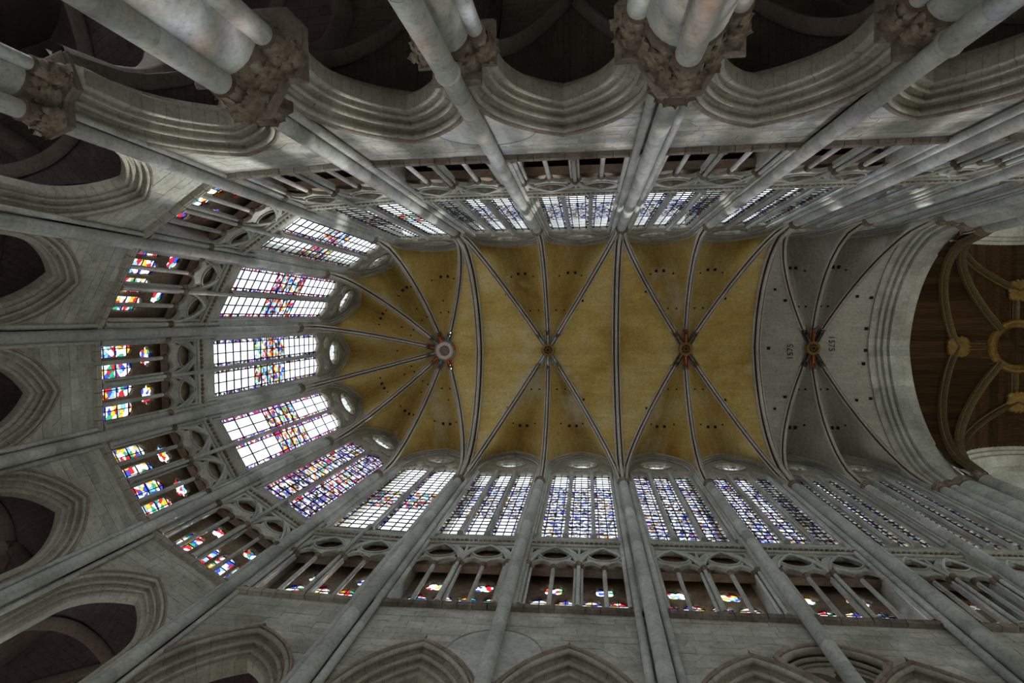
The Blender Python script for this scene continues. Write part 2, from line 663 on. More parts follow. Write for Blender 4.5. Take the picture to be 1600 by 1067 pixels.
# ------------------------------------------------------------------ piers
DR = {}


def drum_mesh(r):
    def mk():
        m = MB()
        m.lathe([(r * 0.965, 0), (r, 0.02), (r, 0.98), (r * 0.965, 1)], 20, cap=False)
        return m.mesh('drum', 30)
    return cached(('drum', round(r, 3)), mk)


def drums(t, r, x, y, z0, z1, avg=1.3, mat='shaft_stone', name='drum'):
    z = z0
    while z < z1 - 0.01:
        h = random.uniform(0.75, 1.25) * avg
        if z1 - (z + h) < 0.4 * avg:
            h = z1 - z
        k = random.uniform(0.985, 1.015)
        o = obj(name, drum_mesh(r), mat, t, (x, y, z), (0, 0, random.uniform(0, 6)), (k, k, h))
        z += h


def leaf_mesh():
    def mk():
        m = MB()
        R = []
        N = 10
        for i in range(N + 1):                    # a lobed leaf that climbs the bell and curls out at its tip
            u = i / N
            z = 0.56 * sin(u * 1.9) / sin(1.57)
            y = 0.015 + 0.05 * u + 0.20 * max(u - 0.45, 0) ** 1.5 * 2.2
            wd = 0.165 * max(sin(pi * (0.14 + 0.80 * u)), 0.05) ** 0.7 * (1 + 0.30 * cos(2 * pi * 3 * u + 2.6))
            R.append([(-wd, y - 0.03, z + 0.03), (-wd * 0.5, y + 0.012, z), (0, y + 0.045, z), (wd * 0.5, y + 0.012, z), (wd, y - 0.03, z + 0.03), (0, y - 0.012, z - 0.01)])
        m.rings(R, True, True)
        return m.mesh('leaf', 50)
    return cached('leaf', mk)


def capital(t, cx, cy, r, z0, h, n=10, flare=0.13, skip=None, tiers=2):
    """necking ring, bell and curled leaves round one shaft; top at z0 + h"""
    m = MB()
    m.lathe([(r + 0.0, z0 - 0.05), (r + 0.05, z0 - 0.02), (r + 0.05, z0 + 0.03), (r + 0.01, z0 + 0.06), (r + 0.02, z0 + h * 0.4), (r + flare * 0.5, z0 + h * 0.8), (r + flare, z0 + h)], 20, cx, cy)
    c = obj('capital', m.mesh('capital', 40), 'brown_stone', t)
    for tier in range(tiers):
        for k in range(n):
            a = 2 * pi * (k + 0.5 * tier) / n
            if skip and skip(a):
                continue
            sc = h / 0.55 * (0.5 if tier == 0 else 0.6) * random.uniform(0.9, 1.12)
            o = sub('leaf', leaf_mesh(), 'leaf_stone', c)
            rr = r + (0.0 if tier == 0 else flare * 0.35)
            o.location = (cx + rr * cos(a), cy + rr * sin(a), z0 + (0.05 if tier == 0 else h * 0.38))
            o.rotation_euler = (random.uniform(-.15, .15), 0, a - pi / 2 + random.uniform(-.12, .12))
            o.scale = (sc * 1.05, sc * 0.8, sc * 0.95)
    return c


def abacus(t, poly, z0, h=0.28):
    m = MB()
    m.prism(poly, [(0.93, z0), (0.99, z0 + 0.05), (0.99, z0 + 0.09), (0.95, z0 + 0.12), (1.03, z0 + 0.18), (1.03, z0 + h)])
    return obj('abacus', m, 'string_stone', t)


def small_capital(t, x, y, r, z, mat='brown_stone', leaves=8):
    m = MB()
    m.lathe([(r, z - 0.32), (r + 0.035, z - 0.30), (r + 0.035, z - 0.25), (r + 0.01, z - 0.22), (r + 0.05, z - 0.1), (r + 0.11, z - 0.04), (r + 0.11, z + 0.06), (r + 0.04, z + 0.08)], 12, x, y)
    c = obj('capital', m.mesh('capital', 40), mat, t)
    for k in range(leaves):
        a = 2 * pi * k / leaves
        o = sub('leaf', leaf_mesh(), mat, c, (x + (r + .01) * cos(a), y + (r + .01) * sin(a), z - 0.25), (0, 0, a - pi / 2))
        o.scale = (0.5, 0.5, 0.45)


def pier(pos, nang, kind, label):
    ang = nang - pi / 2                            # local +y points outwards
    t = thing('pier', label, 'pier', pos, ang, FLOOR)
    if kind == 'main':
        cn, core, sh, off, fr = 0.95, 0.85, 0.24, 0.98, 0.27
        poly = [(-1.36, 1.62), (-1.36, .40), (-.90, .40), (-.76, .12), (-.46, -.36), (.46, -.36), (.76, .12), (.90, .40), (1.36, .40), (1.36, 1.62), (.9, 2.1), (-.9, 2.1)]
    elif kind == 'mid':
        cn, core, sh, off, fr = 0.85, 0.47, 0.17, 0.60, 0.25
        poly = [(-.88, 1.5), (-.88, .52), (-.55, .52), (-.55, .12), (.55, .12), (.55, .52), (.88, .52), (.88, 1.5)]
    else:
        cn, core, sh, off, fr = 0.85, 0.52, 0.16, 0.62, 0.22
        poly = [(-.86, 1.5), (-.86, .5), (-.52, .3), (-.36, -.25), (.36, -.25), (.52, .3), (.86, .5), (.86, 1.5)]
    CH = 1.05 if kind == 'main' else 0.85
    zb = ZAB - 0.28 - CH
    base = MB()
    base.prism([(x * 1.12, y) for x, y in poly], [(1, FLOOR), (1, FLOOR + 0.5), (0.9, FLOOR + 0.7), (0.9, FLOOR + 0.8)])
    obj('base', base, 'stone', t)
    m = MB()
    m.lathe([(core, FLOOR + 0.8), (core, zb + 0.05)], 28, 0, cn, False)
    obj('core', m.mesh('core', 30), 'shaft_stone', t)
    for sx, sy in ((-off, cn), (off, cn), (0, cn + off)):
        drums(t, sh, sx, sy, FLOOR + 0.8, zb + 0.02, 1.6)
        if sy == cn:
            capital(t, sx, sy, sh, zb, CH, 8, 0.17, skip=lambda a, sx=sx: cos(a) * sx < -0.3 * abs(sx))
    capital(t, 0, cn, core, zb, CH, 18 if kind == 'main' else 12, 0.15, skip=lambda a: sin(a) > 0.35 or abs(cos(a)) > 0.93)
    abacus(t, poly, ZAB - 0.28)
    # nave-side shaft and the vault shafts above it
    r2 = fr - 0.02
    if kind == 'mid':
        drums(t, fr, 0, 0, FLOOR + 0.8, ZAB - 1.2, 1.5)
        m = MB()
        m.lathe([(fr, ZAB - 1.2), (fr + .03, ZAB - 1.16), (fr + .03, ZAB - 1.08), (r2, ZAB - 1.02)], 20)
        obj('ring', m.mesh('ring', 40), 'shaft_stone', t)
        drums(t, r2, 0, 0, ZAB - 1.05, ZCAP - 0.3, 1.25)
    else:
        drums(t, fr, 0, 0, FLOOR + 0.8, zb + 0.02, 1.6)
        capital(t, 0, 0, fr, zb, CH, 9, 0.16, skip=lambda a: sin(a) > 0.5)
        if kind == 'main':
            pol2 = [(-.62, .3), (-.62, .0), (-.30, -.14), (-.22, -.33), (.22, -.33), (.30, -.14), (.62, .0), (.62, .3)]
            m = MB()
            m.prism(pol2, [(0.7, ZAB + 0.02), (0.72, ZAB + 0.3), (0.97, ZAB + 0.62), (1.0, ZAB + 0.66), (1.0, ZAB + 0.78)])
            cb = obj('corbel_capital', m, 'brown_stone', t)
            for k in range(7):
                a = pi + pi * (k + 0.5) / 7
                o = sub('leaf', leaf_mesh(), 'brown_stone', cb, (0.34 * cos(a), 0.05 + 0.22 * sin(a), ZAB + 0.05), (0, 0, a - pi / 2))
                o.scale = (1.0, 1.0, 1.1)
            z0 = ZAB + 0.78
            sr, sx, sy = 0.13, 0.43, 0.12
        else:
            z0 = ZAB
            sr, sx, sy = 0.085, 0.31, 0.13
        drums(t, r2, 0, 0, z0, ZCAP - 0.3, 1.25)
        for q in (-1, 1):
            drums(t, sr, q * sx, sy, z0, ZCAP + (0.4 if kind == 'main' else 3.2), 2.2)
            drums(t, sr * 0.7, q * (sx + sr + 0.08), 0.22, ZSTR + 0.4, ZCAP + 3.2, 2.6)
    small_capital(t, 0, 0, r2, ZCAP)
    # wall respond behind the shafts from the string course up
    m = MB()
    m.box(-0.36, 0.36, 0.1, 1.6, ZSTR + 0.1, 44.2)
    obj('respond', m, 'stone', t)
    return t


SIDE = {1: 'lower', -1: 'upper'}
for sg in (1, -1):
    for i, x in enumerate(XS[:6]):
        kd = 'main' if i % 2 == 0 else 'mid'
        lab = {0: 'clustered pier at the %s corner where the apse meets the side wall', 1: 'slender shafted pier of the %s side wall, first right of the apse corner',
               2: 'clustered pier with three tall shafts near the middle of the %s side wall', 3: 'slender shafted pier of the %s side wall, second from the apse corner',
               4: 'clustered pier of the %s side wall below the pale vault start', 5: 'slender shafted pier of the %s side wall nearest the crossing'}[i] % SIDE[sg]
        pier((x, sg * YW), sg * pi / 2, kd, lab)
    for k, th in enumerate(TH):
        p = apn(sg * th)
        lab = 'slim apse pier with triple shaft, %s %s the centre axis' % (ORD[k], 'below' if sg > 0 else 'above')
        pier(p, atan2(p[1], p[0] - ACX), 'apse', lab)

# ------------------------------------------------------------------ triforium


def colonnette(t, x, y, r, z0, z1, cap='brown_stone'):
    m = MB()
    m.lathe([(r * 1.9, z0), (r * 1.9, z0 + 0.1), (r * 1.3, z0 + 0.16), (r, z0 + 0.2), (r, z1 - 0.02)], 10, x, y)
    c = obj('colonnette', m.mesh('colonnette', 40), 'shaft_stone', t)
    m = MB()
    m.lathe([(r, z1 - 0.24), (r + .03, z1 - .22), (r + .03, z1 - .19), (r + .01, z1 - .17), (r + 0.03, z1 - 0.09), (r + 0.075, z1 - 0.02), (r + 0.075, z1 + 0.04)], 8, x, y)
    s = sub('capital', m.mesh('capital', 30), cap, c)
    return c


ZTC = 25.4


def build_triforium(b):
    t = thing('triforium_arcade', 'traceried triforium arcade ' + b.where, 'arcade', b.loc, b.ang, ZSTR + 0.4)
    A = b.w / 2 - (0.42 if b.kind != 'apse' else 0.3)
    U = A / 2                                     # half unit
    key = (b.kind, round(b.w, 2))

    def front():
        hw = U / 2 - 0.07
        ol = [(-A - 0.1, ZFR), (-A - 0.1, ZTC)]
        for u in (-U, U):
            for q in (-U / 2, U / 2):
                ol += [(x, z) for x, z in pointed(hw, hw * 1.3, ZTC + 0.04, u + q, 7)]
        ol += [(A + 0.1, ZTC), (A + 0.1, ZFR)]
        R = min(0.64, U * 0.62)
        holes = [foil(u, 26.72, R, 6, R * 0.52) for u in (-U, U)]
        for x0, sg in ((-A, 1), (0, 1), (0, -1), (A, -1)):
            holes.append([(x0 + sg * 0.02 * 0 + sg * 0.05, 27.42), (x0 + sg * 0.05, 26.85), (x0 + sg * 0.2, 27.15), (x0 + sg * 0.42, 27.42)][::sg])
        k = U / 1.02
        for u in (-U, U):
            for sg in (-1, 1):
                T = [(u + sg * 0.85 * k, 25.98), (u + sg * 0.66 * k, 26.2), (u + sg * 0.74 * k, 26.5)]
                holes.append(T)
        return plate('tracery', ol, holes, 0.17, 0.03, 0.38)
    obj('tracery', cached(('trf',) + key, front), 'stone', t)
    for u in (-U, U):                             # enclosing arch and roundel mouldings
        m = MB()
        P = pointed(U - 0.05, 2.02, ZTC, u, 12)
        m.tube([(x, 0.26, z) for x, z in P], 0.062, 8)
        obj('arch_moulding', m.mesh('arch_moulding', 50), 'shaft_stone', t)
        m = MB()
        m.tube([(x, 0.27, z) for x, z in circ(u, 26.72, min(0.665, U * 0.645), 24)], 0.04, 8, True)
        obj('roundel', m.mesh('roundel', 50), 'shaft_stone', t)
    z0 = ZSTR + 0.28
    for x in (-A, 0, A):
        cl = [(x, 0.20, 0.085)] if b.kind == 'apse' and x else [(x, 0.2, 0.075), (x - 0.13, 0.32, 0.06), (x + 0.13, 0.32, 0.06)]
        for cx, cy, r in cl:
            colonnette(t, cx, cy, r, z0, ZTC + 0.02)
        m = MB()
        m.box(x - 0.11, x + 0.11, 0.34, 0.56, z0, ZTC)
        obj('jamb', m, 'stone', t)
    for x in (-U, U):
        colonnette(t, x, 0.36, 0.085, z0, ZTC + 0.02)
    if b.kind != 'straight':                      # the middle mullion runs on up
        m = MB()
        m.lathe([(0.085, ZTC), (0.085, 29.0)], 10, 0, 0.13, False)
        obj('mullion_shaft', m.mesh('mullion_shaft', 40), 'shaft_stone', t)
    # passage: floor, roof, ends
    DP = 1.45
    m = MB()
    wo = b.w / 2 + (0.45 if b.kind == 'apse' else 0.1)
    for z in (ZSTR + 0.13,):
        m.face([(-b.w / 2, 0.1, z + .12), (b.w / 2, 0.1, z + .12), (wo, DP + 0.6, z + .12), (-wo, DP + 0.6, z + .12)])
        m.face([(-b.w / 2, 0.3, z - 0.25), (b.w / 2, 0.3, z - 0.25), (wo, DP + 0.6, z - 0.25), (-wo, DP + 0.6, z - 0.25)])
    obj('passage_floor', m, 'passage_stone', t)
    m = MB()
    m.face([(-b.w / 2, 0.3, ZFR + 0.05), (b.w / 2, 0.3, ZFR + 0.05), (wo, DP + 0.6, ZFR + 0.05), (-wo, DP + 0.6, ZFR + 0.05)])
    m.face([(-b.w / 2, 0.4, ZFR + 0.6), (b.w / 2, 0.4, ZFR + 0.6), (wo, DP + 0.6, ZFR + 0.6), (-wo, DP + 0.6, ZFR + 0.6)])
    m.face([(-wo, DP + 0.2, ZFR + 0.6), (wo, DP + 0.2, ZFR + 0.6), (wo, DP + 0.2, ZFR - 0.2), (-wo, DP + 0.2, ZFR - 0.2)])
    m.box(-b.w / 2, b.w / 2, 0.62, 0.95, ZTC + 0.55, ZFR)
    obj('passage_roof', m, 'passage_stone', t)
    # back wall with glazed lights
    hb = (b.w / 2 - 0.3) * (1.12 if b.kind == 'apse' else 1.0)
    lw = (hb * 2 - 0.5) / 4 / 2 - 0.045
    xs = [(-3 + 2 * k) * (hb - 0.1) / 4 for k in range(4)]

    def back():
        ol = [(-wo, ZFR + 0.3), (-wo, ZSTR + 0.2), (wo, ZSTR + 0.2), (wo, ZFR + 0.3)]
        holes = [[(x - lw, 21.95)] + [(x - lw, 24.4)] + pointed(lw, lw * 1.3, 24.4, x, 5)[1:-1] + [(x + lw, 24.4), (x + lw, 21.95)] for x in xs]
        for u in ((xs[0] + xs[1]) / 2, (xs[2] + xs[3]) / 2):
            holes.append(foil(u, 25.62, min(0.52, lw * 1.35), 6))
        return plate('back_tracery', ol, holes, 0.22, 0.04, DP)
    obj('back_tracery', cached(('trb',) + key, back), 'passage_stone', t)
    y = DP + 0.02
    for i, x in enumerate(xs):
        for zz in range(5):
            z1, z2 = 21.9 + zz * 0.66, 21.9 + (zz + 1) * 0.66
            m = MB()
            m.face([(x - lw - .03, y, z1), (x + lw + .03, y, z1), (x + lw + .03, y, z2), (x - lw - .03, y, z2)], [(0, z1), (2 * lw, z1), (2 * lw, z2), (0, z2)])
            obj('pane', m, 'glass_jewel', t)
        m = MB()
        for zz in range(1, 5):
            m.box(x - lw, x + lw, y - 0.02, y - 0.005, 21.9 + zz * 0.66 - 0.03, 21.9 + zz * 0.66 + 0.03)
        m.box(x - 0.018, x + 0.018, y - 0.02, y - 0.005, 21.9, 25.0)
        obj('saddle_bar', m, 'iron', t)
    for u in ((xs[0] + xs[1]) / 2, (xs[2] + xs[3]) / 2):
        m = MB()
        C = circ(u, 25.62, 0.54, 16)
        m.face([(x, y, z) for x, z in C], [(x, z) for x, z in C])
        obj('pane', m, 'glass_jewel', t)
    # carved frieze over the tracery
    f = MB()
    prof = [(0.40, ZFR - 0.08), (0.22, ZFR - 0.06), (0.16, ZFR + 0.02), (0.20, ZFR + 0.06), (0.22, ZFR + 0.1), (0.20, ZFR + 0.28), (0.13, ZFR + 0.34), (0.10, ZFR + 0.42), (0.14, ZFR + 0.48), (0.34, ZFR + 0.62), (0.36, ZFR + 1.45)]
    f.rings([[(x, yy, z) for yy, z in prof] for x in (-b.w / 2 + 0.1, b.w / 2 - 0.1)], False)
    fo = obj('frieze', f.mesh('frieze', 40), 'stone', t)
    f = MB()
    n = int(b.w / 0.22)
    for i in range(n):
        x = -b.w / 2 + 0.15 + (b.w - 0.3) * (i + 0.5) / n
        q = random.uniform(0.8, 1.2)
        f.lathe([(0.02, 0.02), (0.06 * q, 0.06), (0.075 * q, 0.13), (0.03, 0.2)], 6)
        k = len(f.v) - 24
        for j in range(k, len(f.v)):
            vx, vy, vz = f.v[j]
            f.v[j] = (vx * 1.3 + x, vy + 0.185, vz + ZFR + 0.06 + random.uniform(-.015, .015))
    so = sub('foliage_band', f.mesh('foliage_band', 60), 'brown_stone', fo)
    so['kind'] = 'stuff'


for b in BAYS:
    build_triforium(b)

# ------------------------------------------------------------------ clerestory windows
ZSILL, ZJ, ZWA = 28.95, 42.0, 45.75
WN = [0]
GY = 0.52


def build_window(b):
    WN[0] += 1
    straight = b.kind == 'straight'
    lab = ('tall three-light stained-glass window ' if straight else 'tall two-light stained-glass window ') + b.where
    t = thing('window_%d' % WN[0], lab, 'window', b.loc, b.ang, ZSILL, kind='structure')
    a = b.w / 2 - (0.42 if straight else 0.34)
    nl = 3 if straight else 2
    mu = 0.2 if straight else 0.17
    lw = (2 * a - mu * (nl + 1)) / nl / 2
    xs = [-a + mu + lw + k * (2 * lw + mu) for k in range(nl)]
    ZL = 40.45 if straight else 40.5
    rise = lw * 1.5
    h = ZWA - ZJ
    oc = (0, 43.35, min(0.95, a * 0.5)) if straight else (0, 43.75, min(0.86, a * 0.52))
    smalls = [] if straight else [(x, 42.35, 0.40) for x in xs]

    def mk():
        ol = [(-a, ZSILL), (a, ZSILL), (a, ZJ)] + [(x, z) for x, z in reversed(pointed(a, h, ZJ, 0, 10))][1:-1] + [(-a, ZJ)]
        holes = [[(x - lw, ZSILL + 0.08), (x - lw, ZL)] + pointed(lw, rise, ZL, x, 6)[1:-1] + [(x + lw, ZL), (x + lw, ZSILL + 0.08)] for x in xs]
        holes.append(foil(*oc, 8 if straight else 6))
        for s in smalls:
            holes.append(foil(*s, 6))
        if straight:
            for sg in (-1, 1):
                holes.append(foil(sg * a * 0.62, 42.25, 0.26, 3, rot=pi / 2))
        return plate('tracery', ol, holes, 0.3, 0.06, GY - 0.02)
    obj('tracery', cached(('win', b.kind, round(b.w, 2)), mk), 'arch_stone', t)
    # round mullions in front
    for k in range(nl - 1):
        x = xs[k] + lw + mu / 2
        m = MB()
        m.lathe([(0.15, ZSILL), (0.15, ZSILL + 0.25), (0.10, ZSILL + 0.35), (0.10, ZL + 0.3), (0.14, ZL + 0.42), (0.14, ZL + 0.5)], 12, x, GY - 0.24)
        obj('mullion', m.mesh('mullion', 40), 'shaft_stone', t)
    m = MB()
    for x in xs:
        m.tube([(q, GY - 0.2, z) for q, z in pointed(lw + mu / 2, rise + 0.1, ZL + 0.35, x, 8)], 0.06, 6)
    obj('light_heads', m.mesh('light_heads', 50), 'arch_stone', t)
    m = MB()
    m.tube([(q, GY - 0.2, z) for q, z in circ(oc[0], oc[1], oc[2] + 0.08, 28)], 0.07, 6, True)
    for s in smalls:
        m.tube([(q, GY - 0.2, z) for q, z in circ(s[0], s[1], s[2] + 0.05, 20)], 0.05, 6, True)
    obj('roundel', m.mesh('roundel', 50), 'arch_stone', t)
    # wall arch and jamb mouldings
    for da, y, r in ((0.02, 0.26, 0.08), (0.14, 0.14, 0.07), (0.25, 0.02, 0.09)):
        P = [(-a - da, y, ZSILL)] + [(x, y, z) for x, z in pointed(a + da, h + da, ZJ, 0, 12)] + [(a + da, y, ZSILL)]
        m = MB()
        m.tube(P, r, 8)
        obj('jamb_shaft', m.mesh('jamb_shaft', 50), 'shaft_stone' if da < 0.2 else 'rib_stone', t)
    # solid jamb between light and respond
    m = MB()
    P0 = [(-a - 0.03, ZSILL - 0.3)] + [(x, z) for x, z in pointed(a + 0.03, h + 0.03, ZJ, 0, 12)] + [(a + 0.03, ZSILL - 0.3)]
    P1 = [(-a - 0.3, ZSILL - 0.3)] + [(x, z) for x, z in pointed(a + 0.3, h + 0.3, ZJ, 0, 12)] + [(a + 0.3, ZSILL - 0.3)]
    m.rings([[(x, 0.6, z) for x, z in P0], [(x, 0.3, z) for x, z in P0], [(x, 0.05, z) for x, z in P1], [(x, 0.9, z) for x, z in P1]], False)
    obj('reveal', m.mesh('reveal', 30), 'stone', t)
    # glass
    G = GY + 0.03

    def pane(x0, x1, z0, z1, mat, clip=None):
        def cx(x, z):
            return x
        m = MB()
        m.face([(x0, G, z0), (x1, G, z0), (x1, G, z1), (x0, G, z1)], [(x0 + 50, z0), (x1 + 50, z0), (x1 + 50, z1), (x0 + 50, z1)])
        obj('pane', m, mat, t)
    top = ZL + rise
    for li, x in enumerate(xs):
        bars = MB()
        if straight:
            NR = 12
            dz = (top - ZSILL) / NR
            for r in range(NR):
                if b.i in (0,):
                    mt = 'glass_clear' if (r < 3 or r > 8) else 'glass_mixed'
                elif b.i in (1,):
                    mt = 'glass_clear' if r > 8 else 'glass_mixed'
                else:
                    mt = 'glass_mixed' if (r + li + b.i) % 4 else 'glass_dense'
                if b.side == 'N':
                    mt = 'glass_clear' if r in (0, 1, 2, 8, 9, 10, 11) else 'glass_mixed'
                bw = 0.16
                pane(x - lw + bw, x + lw - bw, ZSILL + r * dz, ZSILL + (r + 1) * dz, mt)
                pane(x - lw, x - lw + bw, ZSILL + r * dz, ZSILL + (r + 1) * dz, 'glass_dense' if r % 2 else 'glass_mixed')
                pane(x + lw - bw, x + lw, ZSILL + r * dz, ZSILL + (r + 1) * dz, 'glass_mixed')
            for r in range(NR * 2):
                z = ZSILL + r * dz / 2
                k = 0.038 if r % 2 == 0 else 0.022
                bars.box(x - lw, x + lw, G - 0.05, G - 0.01, z - k, z + k)
            for q in (-lw + 0.16, -0.0, lw - 0.16):
                bars.box(x + q - 0.022, x + q + 0.022, G - 0.05, G - 0.01, ZSILL, top)
        else:
            wide = b.kind == 'wide'
            NC, NR = (3, 22) if wide else (2, 18)
            style = {1: 'purple', 2: 'fig', 3: 'fig', 4: 'big', 5: 'dark'}.get(b.i, 'wide')
            bw = 0.15 if not wide else 0.17
            dz = (top - ZSILL) / NR
            f0, f1 = (int(NR * 0.38), int(NR * 0.62)) if style != 'wide' else (int(NR * 0.36), int(NR * 0.58))
            cw = (2 * lw - 2 * bw) / NC
            r = 0
            while r < NR:
                figure = f0 <= r < f1
                st = 2 if style == 'big' and not figure else 1
                z0, z1 = ZSILL + r * dz, ZSILL + min(r + st, NR) * dz
                for c in range(NC):
                    mt = 'glass_figure' if figure else ('glass_dense' if style == 'dark' else 'glass_clear')
                    pane(x - lw + bw + c * cw, x - lw + bw + (c + 1) * cw, z0, z1, mt)
                bars.box(x - lw, x + lw, G - 0.05, G - 0.01, z0 - 0.033, z0 + 0.033)
                r += st
            for k in range(6):
                z0, z1 = ZSILL + k * (top - ZSILL) / 6, ZSILL + (k + 1) * (top - ZSILL) / 6
                bm = 'glass_dense' if style in ('wide', 'fig') and b.i != 2 else 'glass_border'
                pane(x - lw, x - lw + bw, z0, z1, bm)
                pane(x + lw - bw, x + lw, z0, z1, bm)
            for c in range(NC + 1):
                q = x - lw + bw + c * cw
                bars.box(q - 0.026, q + 0.026, G - 0.05, G - 0.01, ZSILL, top)
            if style == 'big':
                pass
        obj('saddle_bars', bars, 'iron', t)
    for (cx, cz, R) in [oc] + smalls + ([(sg * a * 0.62, 42.25, 0.26) for sg in (-1, 1)] if straight else []):
        m = MB()
        C = circ(cx, cz, R + 0.04, 20)
        m.face([(x, G, z) for x, z in C], [(x + 50, z) for x, z in C])
        obj('pane', m, 'glass_clear', t)
        m = MB()
        for k in range(-2, 3):
            m.box(cx + k * R / 2.6 - 0.012, cx + k * R / 2.6 + 0.012, G - 0.04, G - 0.01, cz - R, cz + R)
            m.box(cx - R, cx + R, G - 0.04, G - 0.01, cz + k * R / 2.6 - 0.012, cz + k * R / 2.6 + 0.012)
        obj('saddle_bars', m, 'iron', t)


for b in BAYS:
    build_window(b)

# ------------------------------------------------------------------ high vaults
VY = 7.74
HV = ZRIDGE - ZCAP
VC = 0.13


def hf(u):
    u = min(abs(u), 1.0)
    return sqrt(max((1 + VC) ** 2 - (u + VC) ** 2, 0)) / sqrt((1 + VC) ** 2 - VC ** 2)


def ribcurve(p, q, n=24, t0=0.0, t1=1.0, zs=ZCAP, H=HV):
    """from springer p to crown q (plan points)"""
    out = []
    for i in range(n + 1):
        k = t0 + (t1 - t0) * (1 - (1 - i / n) ** 1.5 if t0 == 0 else i / n)
        out.append((p[0] + (q[0] - p[0]) * k, p[1] + (q[1] - p[1]) * k, zs + H * hf(1 - k)))
    return out


RIBM = [(-.27, -.04), (-.27, .13), (-.235, .185), (-.185, .19), (-.15, .13), (-.135, .03), (-.095, .03), (-.085, .26), (-.085, .34), (-.05, .40), (0, .42), (.05, .40), (.085, .34), (.085, .26), (.095, .03), (.135, .03), (.15, .13), (.185, .19), (.235, .185), (.27, .13), (.27, -.04)]
RIBD = [(x * 0.72, y * 0.9) for x, y in RIBM]


def ribmesh(path, prof, mb):
    P = [Vector(p) for p in path]
    d = (P[-1] - P[0])
    d.z = 0
    d.normalize()
    side = Vector((-d.y, d.x, 0))
    R = []
    for i, p in enumerate(P):
        t = (P[min(i + 1, len(P) - 1)] - P[max(i - 1, 0)]).normalized()
        dn = side.cross(t)
        if dn.z > 0 or (abs(dn.z) < 1e-4 and dn.dot(d) < 0):
            dn = -dn
        if i == 0:
            dn = Vector((d.x, d.y, -0.05)).normalized()
        R.append([p + side * x + dn * y for x, y in prof])
    mb.rings(R, False)
    return mb


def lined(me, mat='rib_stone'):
    """darker brown faces in the two hollows of a rib"""
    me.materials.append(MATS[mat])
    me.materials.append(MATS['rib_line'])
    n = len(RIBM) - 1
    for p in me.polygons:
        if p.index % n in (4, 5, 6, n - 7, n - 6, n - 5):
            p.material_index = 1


def rib(t, p, q, prof, name='rib', mat='rib_stone', paint=None, zs=ZCAP, H=HV):
    k = 1.0
    L = math.hypot(p[0] - q[0], p[1] - q[1])
    m = MB()
    if paint:
        k = 1 - 1.5 / L
        ribmesh(ribcurve(p, q, 24, 0, k, zs, H), prof, m)
    else:
        ribmesh(ribcurve(p, q, 24, 0, 1, zs, H), prof, m)
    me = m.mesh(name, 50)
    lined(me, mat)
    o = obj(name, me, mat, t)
    if paint:
        m = MB()
        ribmesh(ribcurve(p, q, 4, k, 1.0, zs, H), [(x * 1.04, y * 1.04) for x, y in prof], m)
        sub('painted_rib_end', m.mesh('painted_rib_end', 50), paint, o)
        m = MB()
        ribmesh(ribcurve(p, q, 1, k - 0.008, k + 0.008, zs, H), [(x * 1.25, y * 1.12) for x, y in prof], m)
        sub('rib_collar', m, 'brown_stone', o)
    return o


def webgrid(t, rows, mat, name='web'):
    m = MB()
    # arc-length uv
    us = []
    for r in rows:
        acc = [0.0]
        for i in range(1, len(r)):
            acc.append(acc[-1] + (Vector(r[i]) - Vector(r[i - 1])).length)
        mid = acc[-1] / 2
        us.append([v - mid for v in acc])
    vs = [0.0]
    for i in range(1, len(rows)):
        vs.append(vs[-1] + max((Vector(rows[i][j]) - Vector(rows[i - 1][j])).length for j in range(len(rows[i]))))
    m.rings(rows, False, uvf=lambda a, c: (us[a][c] + 40, vs[a] + 40))
    return obj(name, m.mesh(name, 60), mat, t)


def barrel_cell(t, xm, xb, mat, yw=VY):
    rows = []
    N = 30
    # rows of constant |y| fraction so that the courses run along the vessel
    for i in range(N + 1):
        u = -1 + 2 * i / N
        row = []
        for j in range(7):
            k = abs(u) + (1 - abs(u)) * j / 6      # plan position: 0 at boss, 1 at the transverse rib
            row.append((xb + (xm - xb) * k, u * yw, ZCAP + HV * hf(u)))
        rows.append(row)
    return webgrid(t, rows, mat)


